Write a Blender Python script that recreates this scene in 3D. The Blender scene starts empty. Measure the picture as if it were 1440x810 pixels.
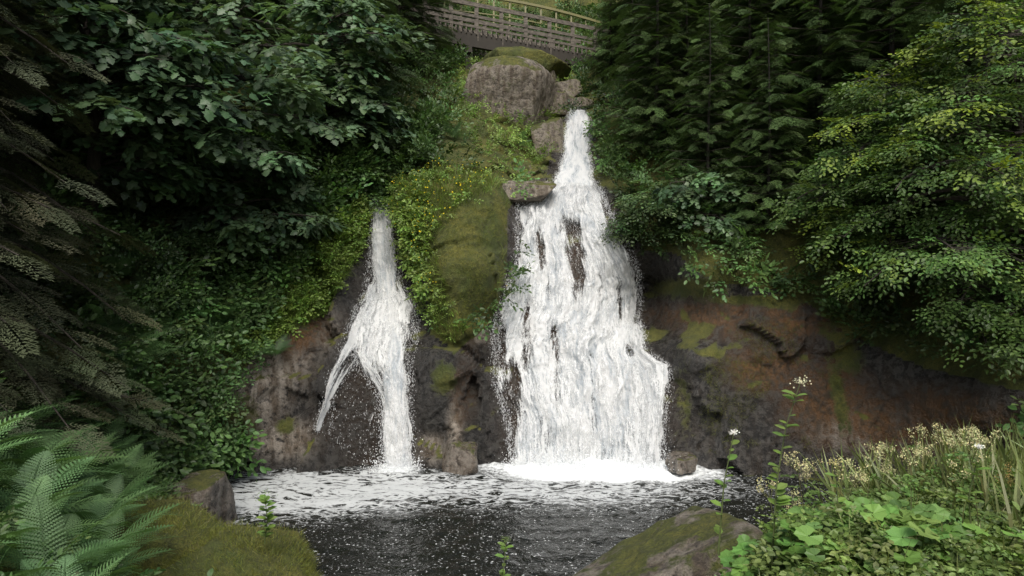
import bpy, bmesh, math, random
import numpy as np
from mathutils import Vector
rng=np.random.default_rng(7); random.seed(7)
EYE=4.0; FX=960.0
scene=bpy.context.scene
# ------------------------------------------------------------------ helpers
def site(u,v,d):
    """survey sighting -> world metres (bearing, elevation, range)"""
    return np.array([(u-720)/FX*d, d, EYE+(405-v)/FX*d])
def h3(ix,iy,iz,seed):
    n=(ix*73856093)^(iy*19349663)^(iz*83492791)^(seed*26544357)
    n=n&0xffffffff
    n=((n^(n>>15))*2246822519)&0xffffffff
    n=((n^(n>>13))*3266489917)&0xffffffff
    n=n^(n>>16)
    return n/4294967295.0
def vnoise(p,seed=0):
    i=np.floor(p).astype(np.int64); f=p-i; f=f*f*(3-2*f)
    r=0
    for a in (0,1):
        wa=f[...,0] if a else 1-f[...,0]
        for b in (0,1):
            wb=f[...,1] if b else 1-f[...,1]
            for c in (0,1):
                wc=f[...,2] if c else 1-f[...,2]
                r=r+wa*wb*wc*h3(i[...,0]+a,i[...,1]+b,i[...,2]+c,seed)
    return r*2-1
def fbm(p,seed=0,o=4):
    r=0;a=1;t=0
    for k in range(o):
        r=r+a*vnoise(p*(2.03**k)+k*17.3,seed+k);t+=a;a*=.5
    return r/t
def facets(p,seed=0):
    i=np.floor(p).astype(np.int64)
    best=np.full(p.shape[:-1],1e9);val=np.zeros(p.shape[:-1])
    for a in (-1,0,1):
        for b in (-1,0,1):
            for c in (-1,0,1):
                ia,ib,ic=i[...,0]+a,i[...,1]+b,i[...,2]+c
                s=np.stack([ia+h3(ia,ib,ic,seed),ib+h3(ia,ib,ic,seed+1),ic+h3(ia,ib,ic,seed+2)],-1)
                dv=p-s; d=(dv**2).sum(-1)
                v=(h3(ia,ib,ic,seed+3)*2-1)+dv[...,0]*(h3(ia,ib,ic,seed+4)*2-1)*1.3+dv[...,2]*(h3(ia,ib,ic,seed+5)*2-1)*1.3
                m=d<best; best=np.where(m,d,best); val=np.where(m,v,val)
    return val
class RBF:
    def __init__(s,P,val,sm=1e-3):
        s.P=np.array(P,float);n=len(P)
        K=np.sqrt(((s.P[:,None]-s.P[None])**2).sum(-1)+.05)
        A=np.zeros((n+3,n+3));A[:n,:n]=K-np.eye(n)*sm
        A[:n,n]=1;A[:n,n+1:]=s.P;A[n,:n]=1;A[n+1:,:n]=s.P.T
        s.w=np.linalg.solve(A,np.concatenate([np.array(val,float),[0,0,0]]))
    def __call__(s,x,y):
        x=np.asarray(x,float);y=np.asarray(y,float)
        r=s.w[-3]+s.w[-2]*x+s.w[-1]*y
        for k in range(len(s.P)):
            r=r+s.w[k]*np.sqrt((x-s.P[k,0])**2+(y-s.P[k,1])**2+.05)
        return r
def norm(a): return a/np.maximum(np.linalg.norm(a,axis=-1,keepdims=True),1e-9)
def frames(d,up,sc):
    x=norm(d);y=norm(np.cross(up,x));z=np.cross(x,y)
    return np.stack([x,y,z],-1)*np.asarray(sc).reshape(-1,1,1)
class Mass:
    def __init__(s): s.V=[];s.F=[];s.C=[];s.I=[];s.n=0
    def raw(s,V,F,C,mi=0):
        V=np.asarray(V,float).reshape(-1,3);F=np.asarray(F,int).reshape(-1,3)
        C=np.broadcast_to(np.asarray(C,float),(len(V),3))
        s.V.append(V);s.F.append(F+s.n);s.C.append(C);s.I.append(np.full(len(F),mi));s.n+=len(V)
    def inst(s,t,R,T,C,mi=0):
        tv,tf,tc=t;N=len(T)
        if N==0: return
        V=np.einsum('nij,vj->nvi',R,tv)+np.asarray(T)[:,None]
        F=tf[None]+(np.arange(N)*len(tv))[:,None,None]
        C=np.broadcast_to(np.asarray(C,float),(N,3))
        CC=C[:,None,:]*tc[None,:,None]
        s.raw(V.reshape(-1,3),F.reshape(-1,3),CC.reshape(-1,3),mi)
    def tube(s,pts,rad,seg,col,mi=0):
        pts=np.asarray(pts,float);n=len(pts);rad=np.broadcast_to(rad,(n,))
        tg=norm(np.gradient(pts,axis=0));up=np.array([0.13,0.31,.94]) if abs(tg[0,2])<.9 else np.array([1.,.1,0])
        a=norm(np.cross(np.broadcast_to(up,tg.shape),tg));b=np.cross(tg,a)
        th=np.arange(seg)/seg*2*np.pi
        V=pts[:,None]+rad[:,None,None]*(np.cos(th)[None,:,None]*a[:,None]+np.sin(th)[None,:,None]*b[:,None])
        F=[]
        for i in range(n-1):
            for j in range(seg):
                k=(j+1)%seg;A=i*seg+j;B=i*seg+k;F+=[(A,B,B+seg),(A,B+seg,A+seg)]
        s.raw(V.reshape(-1,3),F,col,mi)
    def mesh(s,name,mats,smooth=False):
        V=np.concatenate(s.V);F=np.concatenate(s.F);C=np.concatenate(s.C);I=np.concatenate(s.I)
        me=bpy.data.meshes.new(name)
        me.vertices.add(len(V));me.vertices.foreach_set('co',V.ravel().astype(np.float32))
        me.loops.add(F.size);me.loops.foreach_set('vertex_index',F.ravel().astype(np.int32))
        me.polygons.add(len(F));me.polygons.foreach_set('loop_start',(np.arange(len(F))*3).astype(np.int32))
        me.polygons.foreach_set('material_index',I.astype(np.int32))
        me.update(calc_edges=True)
        me.polygons.foreach_set('use_smooth',np.full(len(F),smooth))
        ca=me.color_attributes.new('Col','FLOAT_COLOR','POINT')
        ca.data.foreach_set('color',np.concatenate([C,np.ones((len(C),1))],1).ravel().astype(np.float32))
        for m in mats: me.materials.append(m)
        return me
    def build(s,name,mats,smooth=False):
        o=bpy.data.objects.new(name,s.mesh(name,mats,smooth));scene.collection.objects.link(o);return o
def grid_faces(nr,nc):
    i=np.arange(nr-1)[:,None]*nc+np.arange(nc-1)[None]
    i=i.ravel();return np.concatenate([np.stack([i,i+1,i+nc+1],1),np.stack([i,i+nc+1,i+nc],1)])
def inpoly(x,y,P):
    r=np.zeros(np.shape(x),bool);n=len(P)
    for i in range(n):
        x1,y1=P[i];x2,y2=P[(i+1)%n]
        c=((y1>y)!=(y2>y))&(x<(x2-x1)*(y-y1)/((y2-y1) if y2!=y1 else 1e-9)+x1)
        r^=c
    return r
# ------------------------------------------------------------------ node helpers
def newmat(name):
    m=bpy.data.materials.new(name);m.use_nodes=True;nt=m.node_tree;nt.nodes.clear()
    return m,nt,nt.nodes.new('ShaderNodeOutputMaterial')
def N(nt,t,**k):
    n=nt.nodes.new(t)
    for a,b in k.items(): setattr(n,a,b)
    return n
def L(nt,a,b): nt.links.new(a,b)
def mixc(nt,f,a,b,mode='MIX'):
    n=nt.nodes.new('ShaderNodeMix');n.data_type='RGBA';n.blend_type=mode
    for s,v in ((n.inputs[0],f),(n.inputs[6],a),(n.inputs[7],b)):
        if hasattr(v,'is_output'): nt.links.new(v,s)
        elif isinstance(v,(int,float)): s.default_value=v
        else: s.default_value=(*v,1)
    return n.outputs[2]
def math_(nt,op,a,b=0.,c=None,clamp=False):
    n=nt.nodes.new('ShaderNodeMath');n.operation=op;n.use_clamp=clamp
    for i,v in enumerate((a,b,c)):
        if v is None: continue
        if hasattr(v,'is_output'): nt.links.new(v,n.inputs[i])
        else: n.inputs[i].default_value=v
    return n.outputs[0]
def ramp(nt,src,lo,hi):
    n=nt.nodes.new('ShaderNodeMapRange');nt.links.new(src,n.inputs[0]);n.inputs[1].default_value=lo;n.inputs[2].default_value=hi
    n.interpolation_type='SMOOTHSTEP';return n.outputs[0]
def noise(nt,vec,scale,detail=4,rough=.55,dist=0):
    n=nt.nodes.new('ShaderNodeTexNoise');n.inputs['Scale'].default_value=scale;n.inputs['Detail'].default_value=detail
    n.inputs['Roughness'].default_value=rough;n.inputs['Distortion'].default_value=dist
    if vec is not None: nt.links.new(vec,n.inputs['Vector'])
    return n.outputs[0]
def leaf_mat(name,tr=.35,rough=.45,spec=.4):
    m,nt,out=newmat(name)
    at=N(nt,'ShaderNodeAttribute',attribute_name='Col');c=at.outputs[0]
    p=N(nt,'ShaderNodeBsdfPrincipled');L(nt,c,p.inputs['Base Color']);p.inputs['Roughness'].default_value=rough
    p.inputs['Specular IOR Level'].default_value=spec
    t=N(nt,'ShaderNodeBsdfTranslucent');c2=mixc(nt,1.0,c,(1.2,1.25,.6),'MULTIPLY');L(nt,c2,t.inputs[0])
    ms=N(nt,'ShaderNodeMixShader');ms.inputs[0].default_value=tr;L(nt,p.outputs[0],ms.inputs[1]);L(nt,t.outputs[0],ms.inputs[2])
    L(nt,ms.outputs[0],out.inputs[0]);return m
def bark_mat(name):
    m,nt,out=newmat(name)
    at=N(nt,'ShaderNodeAttribute',attribute_name='Col');tc=N(nt,'ShaderNodeTexCoord')
    mp=N(nt,'ShaderNodeMapping');mp.inputs['Scale'].default_value=(14,14,3);L(nt,tc.outputs['Object'],mp.inputs[0])
    nz=noise(nt,mp.outputs[0],1.0,3)
    c=mixc(nt,ramp(nt,nz,.35,.65),at.outputs[0],(.45,.45,.42),'MULTIPLY')
    p=N(nt,'ShaderNodeBsdfPrincipled');L(nt,c,p.inputs['Base Color']);p.inputs['Roughness'].default_value=.85
    L(nt,p.outputs[0],out.inputs[0]);return m
def rock_mat(name,base_lo=(.014,.013,.012),base_hi=(.095,.088,.077),mossup=(.45,.8),rough=(.12,.42)):
    m,nt,out=newmat(name)
    at=N(nt,'ShaderNodeAttribute',attribute_name='Col');sep=N(nt,'ShaderNodeSeparateColor');L(nt,at.outputs[0],sep.inputs[0])
    aw=N(nt,'ShaderNodeAttribute',attribute_name='Wet');wetf=aw.outputs['Fac']
    tc=N(nt,'ShaderNodeTexCoord');ob=tc.outputs['Object']
    n1=noise(nt,ob,1.1,6,.6,.3);n2=noise(nt,ob,7,6,.65);n3=noise(nt,ob,38,4,.7)
    mp=N(nt,'ShaderNodeMapping');mp.inputs['Scale'].default_value=(5,5,.7);mp.inputs['Rotation'].default_value=(0,.25,0);L(nt,ob,mp.inputs[0])
    n4=noise(nt,mp.outputs[0],1.0,5,.6)
    c=mixc(nt,ramp(nt,n2,.36,.72),base_lo,base_hi)
    c=mixc(nt,ramp(nt,n4,.45,.7),c,mixc(nt,.5,c,(.045,.032,.02)))
    f=math_(nt,'MULTIPLY',sep.outputs[1],ramp(nt,n2,.33,.50),clamp=True)
    c=mixc(nt,f,c,mixc(nt,ramp(nt,n4,.40,.64),(.36,.315,.26),(.12,.09,.06)))
    f=math_(nt,'MULTIPLY',sep.outputs[2],ramp(nt,n1,.28,.55),clamp=True)
    c=mixc(nt,f,c,mixc(nt,ramp(nt,n2,.4,.65),(.15,.078,.032),(.045,.030,.015)))
    c=mixc(nt,math_(nt,'MULTIPLY',wetf,.72),c,mixc(nt,ramp(nt,n2,.4,.7),(.007,.007,.006),(.032,.030,.026)))
    g=N(nt,'ShaderNodeNewGeometry');sx=N(nt,'ShaderNodeSeparateXYZ');L(nt,g.outputs['Normal'],sx.inputs[0])
    upf=math_(nt,'MULTIPLY',ramp(nt,sx.outputs[2],*mossup),ramp(nt,n1,.38,.6))
    f=math_(nt,'ADD',upf,math_(nt,'MULTIPLY',sep.outputs[0],1.6))
    f=ramp(nt,math_(nt,'ADD',f,math_(nt,'MULTIPLY_ADD',n2,1.5,-.75)),.25,.65)
    mc=mixc(nt,ramp(nt,n1,.35,.65),(.060,.085,.012),(.170,.160,.028))
    mc=mixc(nt,ramp(nt,n2,.45,.68),mc,(.050,.055,.012))
    mc=mixc(nt,ramp(nt,n3,.4,.65),mc,(.040,.048,.010))
    c=mixc(nt,f,c,mc)
    c=mixc(nt,ramp(nt,n3,.3,.6),mixc(nt,.35,c,(0,0,0)),c)
    p=N(nt,'ShaderNodeBsdfPrincipled');L(nt,c,p.inputs['Base Color'])
    r=N(nt,'ShaderNodeMapRange');L(nt,n2,r.inputs[0]);r.inputs[1].default_value=.3;r.inputs[2].default_value=.7;r.inputs[3].default_value=rough[0];r.inputs[4].default_value=rough[1]
    rr=math_(nt,'MAXIMUM',r.outputs[0],math_(nt,'MULTIPLY',f,.9));L(nt,rr,p.inputs['Roughness']);p.inputs['Specular IOR Level'].default_value=.5
    hh=math_(nt,'ADD',math_(nt,'MULTIPLY',n2,1.0),math_(nt,'MULTIPLY',n3,.35));hh=math_(nt,'ADD',hh,math_(nt,'MULTIPLY',n4,.6))
    b=N(nt,'ShaderNodeBump');b.inputs['Strength'].default_value=1.0;b.inputs['Distance'].default_value=.10;L(nt,hh,b.inputs['Height']);L(nt,b.outputs[0],p.inputs['Normal'])
    L(nt,p.outputs[0],out.inputs[0]);return m
LEAF=leaf_mat('broad_leaf',.3);NEEDLE=leaf_mat('needles',.12,.6,.25);FERN=leaf_mat('fern_leaf',.35,.5);BARK=bark_mat('bark')
ROCK=rock_mat('wet_rock');BOULD=rock_mat('boulder_rock',(.06,.053,.043),(.27,.24,.19),(.35,.7),(.6,.9))
# ------------------------------------------------------------------ cliff shape
ctl=[(100,620,11),(0,500,10),(230,600,12.6),(330,630,14.5),(430,650,15.0),(500,655,15.3),(580,655,15.5),(640,655,15.3),(700,650,15.6),(800,645,15.8),(930,645,15.6),(1000,655,15),(1100,660,14.6),(1200,665,14),(1320,670,13),
(100,480,11.5),(230,500,13.2),(340,500,15),(430,480,15.8),(500,480,16.5),(560,480,16.7),(598,440,17.2),(620,500,15.9),(680,500,16.1),(720,480,16.9),(800,480,16.8),(900,490,17),(925,470,17.9),(932,525,16.5),(965,490,15.9),(1050,520,15.3),(1150,540,14.5),(1250,560,13.8),(1400,560,12),
(100,350,12.5),(250,380,14.5),(400,400,16.5),(500,380,17.5),(545,380,18.1),(585,370,18.1),(620,380,16.7),(680,380,16.6),(720,380,17.8),(800,380,17.7),(880,370,18.2),(925,400,18.9),(970,390,16.9),(1100,400,16),(1250,420,14.8),(1400,430,13),
(0,250,13),(200,250,15),(400,280,17.5),(500,285,18.3),(536,280,19),(575,290,18.2),(640,260,18.3),(700,270,18.4),(740,285,19.2),(800,268,19.6),(850,270,19.8),(900,300,18.7),(1000,300,17.7),(1200,300,16),(1400,300,14.5),
(300,150,18),(600,200,20.5),(680,220,20.5),(740,235,21.5),(808,225,22.3),(860,230,21),(920,220,20),(1100,200,18.5),(1300,180,17),
(650,150,23),(700,190,22.2),(760,195,23.3),(806,170,24.4),(835,170,23.5),(870,150,22.5),(1000,100,22),(780,130,27),
(620,100,27),(700,95,28.5),(780,110,29),(850,100,28),(900,60,27),
(600,40,33),(740,60,35),(880,60,34),(400,0,28),(100,0,20),(1200,0,24),(1400,0,20)]
cp=[site(*c) for c in ctl]
P2=[(p[0],p[2]) for p in cp];Y2=[p[1] for p in cp]
for (u,v,d) in ctl[:15]:
    p=site(u,v,d); P2.append((p[0],-1.8));Y2.append(p[1]-.5)
for x,z,y in [(-25,3,-6),(-16,4,5),(-25,15,4),(-25,30,22),(0,30,52),(25,3,-6),(16,4,6),(25,15,6),(25,30,24),(-10,30,42),(10,30,42),(0,45,70),(-25,45,40),(25,45,40)]:
    P2.append((x,z));Y2.append(y)
D=RBF(P2,Y2)
def hit(u,v):
    d=np.linspace(8,70,900);p=site(u,v,1.0)
    x=p[0]*d;z=EYE+(p[2]-EYE)*d
    f=d-D(x,z);k=np.argmax(f>0);return np.array([x[k],d[k],z[k]])
def wpoly(L_): 
    return [(h[0],h[2]) for h in (hit(*q) for q in L_)]
chan=[wpoly([(795,155),(832,155),(838,262),(875,325),(905,400),(905,500),(945,512),(940,665),(715,665),(690,500),(712,390),(730,285),(765,262),(788,220)]),
      wpoly([(526,270),(547,270),(562,360),(588,420),(580,670),(530,670),(440,610),(480,480),(515,390)])]
wetp=wpoly([(530,290),(570,320),(600,400),(610,470),(650,500),(690,450),(712,300),(765,240),(795,170),(835,170),(850,250),(900,330),(945,380),(960,520),(970,670),(430,670),(440,560),(470,430),(500,360)])
out_poly=wpoly([(558,265),(620,242),(700,250),(716,310),(702,400),(640,485),(605,470),(600,395),(565,340)])
CX=np.arange(-8,8,.08);CZ=np.arange(-2,14,.08);cxx,czz=np.meshgrid(CX,CZ)
def blurm(M,k,n):
    for _ in range(n):
        for ax in (0,1): M=np.mean([np.roll(M,j,ax) for j in range(-k,k+1)],0)
    return M
CM=blurm((inpoly(cxx,czz,chan[0])|inpoly(cxx,czz,chan[1])).astype(float),4,2)
WM=blurm(inpoly(cxx,czz,wetp).astype(float),3,2)
OM=blurm(inpoly(cxx,czz,out_poly).astype(float),4,2)
def samp(M,x,z):
    i=np.clip((x+8)/.08,0,len(CX)-2);j=np.clip((z+2)/.08,0,len(CZ)-2);a=i.astype(int);b=j.astype(int);fa=i-a;fb=j-b
    return (M[b,a]*(1-fa)+M[b,a+1]*fa)*(1-fb)+(M[b+1,a]*(1-fa)+M[b+1,a+1]*fa)*fb
def chm(x,z): return samp(CM,x,z)
def surf(x,z):
    x=np.asarray(x,float);z=np.asarray(z,float)
    y=D(x,z);p=np.stack([x,y,z],-1)
    q=p*np.array([.55,.55,.42]);q[...,0]+=.35*z*.3
    w_=chm(x,z);o_=samp(OM,x,z);right=np.clip((x-3.5)/1.0,0,1)
    big=facets(q+.25*fbm(p*.8,31,2)[...,None],11)*(.40-.20*right)+facets(p*1.5,51)*(.12-.07*right)
    return y+big*(1-.95*w_)*(1-.75*o_)+.22*fbm(p*.7,3,4)*(1-.4*w_)+.07*fbm(p*3.1,9,3)+.10*w_-.35*o_+.16*o_*fbm(p*1.6,19,4)
rock_poly=wpoly([(270,720),(285,675),(320,560),(345,505),(400,468),(455,440),(478,400),(505,345),(522,285),(545,275),(560,300),(572,350),(600,395),(606,470),(640,495),(690,455),(715,400),(712,300),(735,260),(770,235),(788,165),(835,160),(850,250),(880,320),(905,350),(950,355),(985,385),(1010,395),(1080,405),(1120,415),(1180,460),(1300,515),(1440,550),(1440,720)])
moss_poly=wpoly([(612,345),(650,292),(703,268),(716,310),(702,390),(678,440),(645,460),(632,400)])
grass_poly=wpoly([(290,500),(380,410),(430,330),(490,285),(524,282),(510,350),(480,410),(455,445),(400,470),(340,510)])
gully_poly=wpoly([(640,110),(700,80),(790,90),(830,150),(795,165),(780,235),(740,260),(700,250),(640,200)])
xs=np.concatenate([np.arange(-45,-11,.6),np.arange(-11,11,.065),np.arange(11,46,.6)])
zs=np.concatenate([np.arange(-1.8,11,.06),np.arange(11,60,.4)])
X,Z=np.meshgrid(xs,zs);Y=surf(X,Z)
def blob(X,Z,u,v,ru,rv,a=0):
    h=hit(u,v);s=h[1]/FX;dx=(X-h[0])/(ru*s);dz=(Z-h[2])/(rv*s);c,s_=math.cos(a),math.sin(a)
    dx,dz=dx*c+dz*s_,-dx*s_+dz*c
    return np.clip(1.4-np.sqrt(dx**2+dz**2),0,1)
inr=inpoly(X,Z,rock_poly)
moss=np.where(inr,0.,.9)
mpl=inpoly(X,Z,moss_poly);moss=np.where(mpl,.55,moss)
for b in [(975,405,45,18,-.6),(625,530,22,26),(1050,422,60,8,-.5),(860,265,20,30),(740,240,40,25),(400,600,14,14),(1190,500,20,30),(300,600,35,60),(960,560,12,60),(1180,560,10,60)]:
    moss=np.maximum(moss,.46*blob(X,Z,*b))
wet=chm(X,Z)
moss=moss*(1-np.clip(wet*1.5,0,1))
tan=np.zeros_like(X)
for b in [(370,520,50,40),(345,560,38,58),(400,620,50,24),(470,470,24,30),(665,475,34,12,.3),(600,630,30,18),(640,600,12,40,.4),(1230,610,70,30),(750,268,35,18)]:
    tan=np.maximum(tan,blob(X,Z,*b))
tan[inpoly(X,Z,out_poly)]=0;tan[mpl]=.5;tan*=1-np.clip(wet*1.5,0,1)
org=np.zeros_like(X)
for b in [(1050,450,130,26,-.62),(1160,560,60,60),(1250,600,90,40),(420,470,30,30),(655,540,20,50),(1350,590,60,40),(1080,520,60,30,-.6)]:
    org=np.maximum(org,.9*blob(X,Z,*b))
org=np.maximum(org,.4*wet)
Wt=samp(WM,X,Z)*((np.abs(X)<7.8)&(Z<13.5))*(1-.8*tan)*(1-np.clip(moss,0,1)*.7)*(1-.55*wet*(X>-.6))
sl=np.maximum(blob(X,Z,1020,580,50,50),0)*.4
Wt=np.clip(np.maximum(Wt,sl),0,1)
c=Mass();c.raw(np.stack([X,Y,Z],-1).reshape(-1,3),grid_faces(*X.shape),np.stack([moss,tan,org],-1).reshape(-1,3))
o=c.build('rock_cliff',[ROCK],True)
a=o.data.attributes.new('Wet','FLOAT','POINT');a.data.foreach_set('value',Wt.ravel().astype(np.float32))
# ------------------------------------------------------------------ near ground
gp=[(0,12,-.9),(-3,13,-.9),(3,13,-.9),(0,9.5,-.9),(0,7.8,-.8),(-1.5,9,-.6),(-4.5,13,-.7),(-4.6,11.5,-.5),(-3,8.6,-.1),(-4,8,.35),(-4.6,9.6,.25),(-6,10,1.2),(-6.3,12,.5),(-7,14,.5),(-8,10,2.0),(-5,6,1.8),(-5.4,8,1.3),(-8,7,2.6),(-10,9,3.2),(-3,6,.6),(-1.8,6.5,.1),
(0,5.5,.3),(0,3,1.7),(0,1,2.3),(0,-5,2.4),(1.2,6.2,.5),(1.2,7.8,-.4),(2.2,7.3,.5),(2.2,5.7,1.55),(3,6.5,1.5),(3.4,8,.9),(4,8,1.2),(4,10,.2),(4.5,12,-.6),(6,13.2,-.7),(6,10,.8),(7.5,12,.1),(9,12,1.2),(3,5,1.8),(5,6,1.8),(8,7,2.1),(12,8,3),(5,3,2.2),(-5,3,2.2),(0,17,-1),(5,17,-1),(-5,17,-1),(-14,5,4),(-14,-10,4),(14,-10,4),(14,3,3.4),(0,-14,2.4)]
G=RBF([(a,b) for a,b,_ in gp],[g for _,_,g in gp])
def gz(x,y):
    r=np.sqrt(np.asarray(x)**2+np.asarray(y)**2);w=np.clip((r-16)/10,0,1)
    p=np.stack([np.asarray(x,float),np.asarray(y,float),0*np.asarray(x,float)],-1)
    return G(x,y)*(1-w)+2.6*w+.12*fbm(p*1.1,5,4)*(1-w*0.5)
gx=np.concatenate([np.arange(-400,-20,20),np.arange(-20,-9,.8),np.arange(-9,9,.09),np.arange(9,20,.8),np.arange(20,401,20)])
gy=np.concatenate([np.arange(-400,-10,20),np.arange(-10,1,.8),np.arange(1,16,.09),np.arange(16,20,.8)])
GX,GY=np.meshgrid(gx,gy);GZ=gz(GX,GY)
g=Mass();g.raw(np.stack([GX,GY,GZ],-1).reshape(-1,3),grid_faces(*GX.shape),np.stack([.7+0*GX,.1+0*GX,0*GX],-1).reshape(-1,3))
g.build('ground',[rock_mat('soil_and_moss',(.02,.016,.01),(.07,.055,.035),(.5,.9),(.8,.95))],True)
# ------------------------------------------------------------------ pool
wx=np.arange(-9,10.5,.05);wy=np.arange(5,17.2,.05);WX,WY=np.meshgrid(wx,wy)
p=np.stack([WX,WY,0*WX],-1)
wob=.45*fbm(p*1.3,88,4)
dm=np.sqrt(((WX-1.9)/2.0)**2+((WY-15.4)/.9)**2)+wob
dm2=np.sqrt(((WX-3.0)/2.4)**2+((WY-14.6)/.7)**2)+wob
dl=np.sqrt(((WX+2.5)/.6)**2+((WY-15.1)/.5)**2)+wob
amp=.014+.07*np.exp(-dm)+.03*np.exp(-dl)
WZ=amp*(fbm(p*np.array([2.2,3.2,1]),71,4)*2.2+.3*np.sin(dm*9+3*fbm(p*.8,72,2)))+.014*fbm(p*np.array([5,8,1]),73,3)+.12*np.clip(1.3-dm,0,1)*np.abs(fbm(p*5,74,3))
foam=np.clip(1.8-dm,0,1)+np.clip(1.4-dm2,0,1)*.75+np.clip(1.5-dl,0,1)*.8
sw=np.clip(1.4-np.sqrt(((WX+4.4)/2.5)**2+((WY-13.4)/2.0)**2),0,1)*.85
strk=np.clip(1.3-np.sqrt(((WX-.6)/5.2)**2+((WY-13.7)/1.7)**2),0,1)*.8
foam2=np.clip(sw+strk,0,1)
w=Mass();w.raw(np.stack([WX,WY,WZ],-1).reshape(-1,3),grid_faces(*WX.shape),np.stack([np.clip(foam,0,1),foam2,0*WX],-1).reshape(-1,3))
m,nt,out=newmat('pool_water')
at=N(nt,'ShaderNodeAttribute',attribute_name='Col');sep=N(nt,'ShaderNodeSeparateColor');L(nt,at.outputs[0],sep.inputs[0])
tc=N(nt,'ShaderNodeTexCoord');ob=tc.outputs['Object']
mpw=N(nt,'ShaderNodeMapping');mpw.inputs['Scale'].default_value=(.6,1.3,1);L(nt,ob,mpw.inputs[0])
nA=noise(nt,mpw.outputs[0],2.4,5,.6,1.8);nB=noise(nt,ob,11,4,.7,.4);nC=noise(nt,ob,22,2,.5)
f1=ramp(nt,math_(nt,'ADD',sep.outputs[0],math_(nt,'MULTIPLY_ADD',nB,1.3,-.65)),.25,.9)
rid=math_(nt,'SUBTRACT',1.0,math_(nt,'MULTIPLY',math_(nt,'ABSOLUTE',math_(nt,'SUBTRACT',nA,.5)),8.0))
f2=math_(nt,'MULTIPLY',ramp(nt,math_(nt,'ADD',math_(nt,'MULTIPLY',rid,.6),math_(nt,'ADD',math_(nt,'MULTIPLY',sep.outputs[1],.8),math_(nt,'MULTIPLY',nB,.9))),1.15,1.6),.6)
f2=math_(nt,'MULTIPLY',f2,ramp(nt,sep.outputs[1],.02,.3))
f3=math_(nt,'MULTIPLY',ramp(nt,math_(nt,'ADD',nC,math_(nt,'MULTIPLY',nA,.3)),.79,.85),.55)
f=math_(nt,'MAXIMUM',math_(nt,'MAXIMUM',f1,f2),f3)
pw=N(nt,'ShaderNodeBsdfPrincipled');pw.inputs['Base Color'].default_value=(.010,.011,.009,1);pw.inputs['Roughness'].default_value=.07;pw.inputs['IOR'].default_value=1.33
bm=N(nt,'ShaderNodeBump');bm.inputs['Strength'].default_value=.8;bm.inputs['Distance'].default_value=.07;L(nt,noise(nt,ob,5,4,.6,.5),bm.inputs['Height']);L(nt,bm.outputs[0],pw.inputs['Normal'])
pf=N(nt,'ShaderNodeBsdfDiffuse');pf.inputs[0].default_value=(.75,.78,.78,1)
ms=N(nt,'ShaderNodeMixShader');L(nt,f,ms.inputs[0]);L(nt,pw.outputs[0],ms.inputs[1]);L(nt,pf.outputs[0],ms.inputs[2]);L(nt,ms.outputs[0],out.inputs[0])
w.build('pool_water',[m],True)
# ------------------------------------------------------------------ waterfalls
m,nt,out=newmat('white_water')
uvn=N(nt,'ShaderNodeAttribute',attribute_name='Flow');at=N(nt,'ShaderNodeAttribute',attribute_name='Col');sep=N(nt,'ShaderNodeSeparateColor');L(nt,at.outputs[0],sep.inputs[0])
def mapd(sc):
    mp=N(nt,'ShaderNodeMapping');mp.inputs['Scale'].default_value=sc;L(nt,uvn.outputs['Vector'],mp.inputs[0]);return mp.outputs[0]
a1=noise(nt,mapd((4,.7,3)),1,3,.6,.25);a2=noise(nt,mapd((19,2.4,3)),1,4,.75,.15);a3=noise(nt,mapd((60,24,3)),1,2,.6,.2)
s=math_(nt,'ADD',math_(nt,'MULTIPLY',a1,1.1),math_(nt,'ADD',math_(nt,'MULTIPLY',a2,.95),math_(nt,'MULTIPLY',a3,.5)))
al=ramp(nt,math_(nt,'ADD',s,math_(nt,'MULTIPLY_ADD',sep.outputs[0],1.1,-.55)),1.26,1.48)
d=N(nt,'ShaderNodeBsdfDiffuse');L(nt,mixc(nt,ramp(nt,s,1.03,1.38),(.46,.51,.55),(.90,.91,.90)),d.inputs[0])
b=N(nt,'ShaderNodeBump');b.inputs['Strength'].default_value=.9;b.inputs['Distance'].default_value=.09;L(nt,s,b.inputs['Height']);L(nt,b.outputs[0],d.inputs['Normal'])
tl=N(nt,'ShaderNodeBsdfTranslucent');tl.inputs[0].default_value=(.85,.87,.88,1)
m1=N(nt,'ShaderNodeMixShader');m1.inputs[0].default_value=.25;L(nt,d.outputs[0],m1.inputs[1]);L(nt,tl.outputs[0],m1.inputs[2])
tp=N(nt,'ShaderNodeBsdfTransparent');m2=N(nt,'ShaderNodeMixShader');L(nt,al,m2.inputs[0]);L(nt,tp.outputs[0],m2.inputs[1]);L(nt,m1.outputs[0],m2.inputs[2]);L(nt,m2.outputs[0],out.inputs[0])
WW=m
m,nt,out=newmat('water_drops');d=N(nt,'ShaderNodeBsdfDiffuse');d.inputs[0].default_value=(.85,.87,.88,1);L(nt,d.outputs[0],out.inputs[0]);DROP=m
oct_=(np.array([[1,0,0],[-1,0,0],[0,1,0],[0,-1,0],[0,0,1.],[0,0,-1]]),np.array([[0,2,4],[2,1,4],[1,3,4],[3,0,4],[2,0,5],[1,2,5],[3,1,5],[0,3,5]]),np.ones(6))
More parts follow.
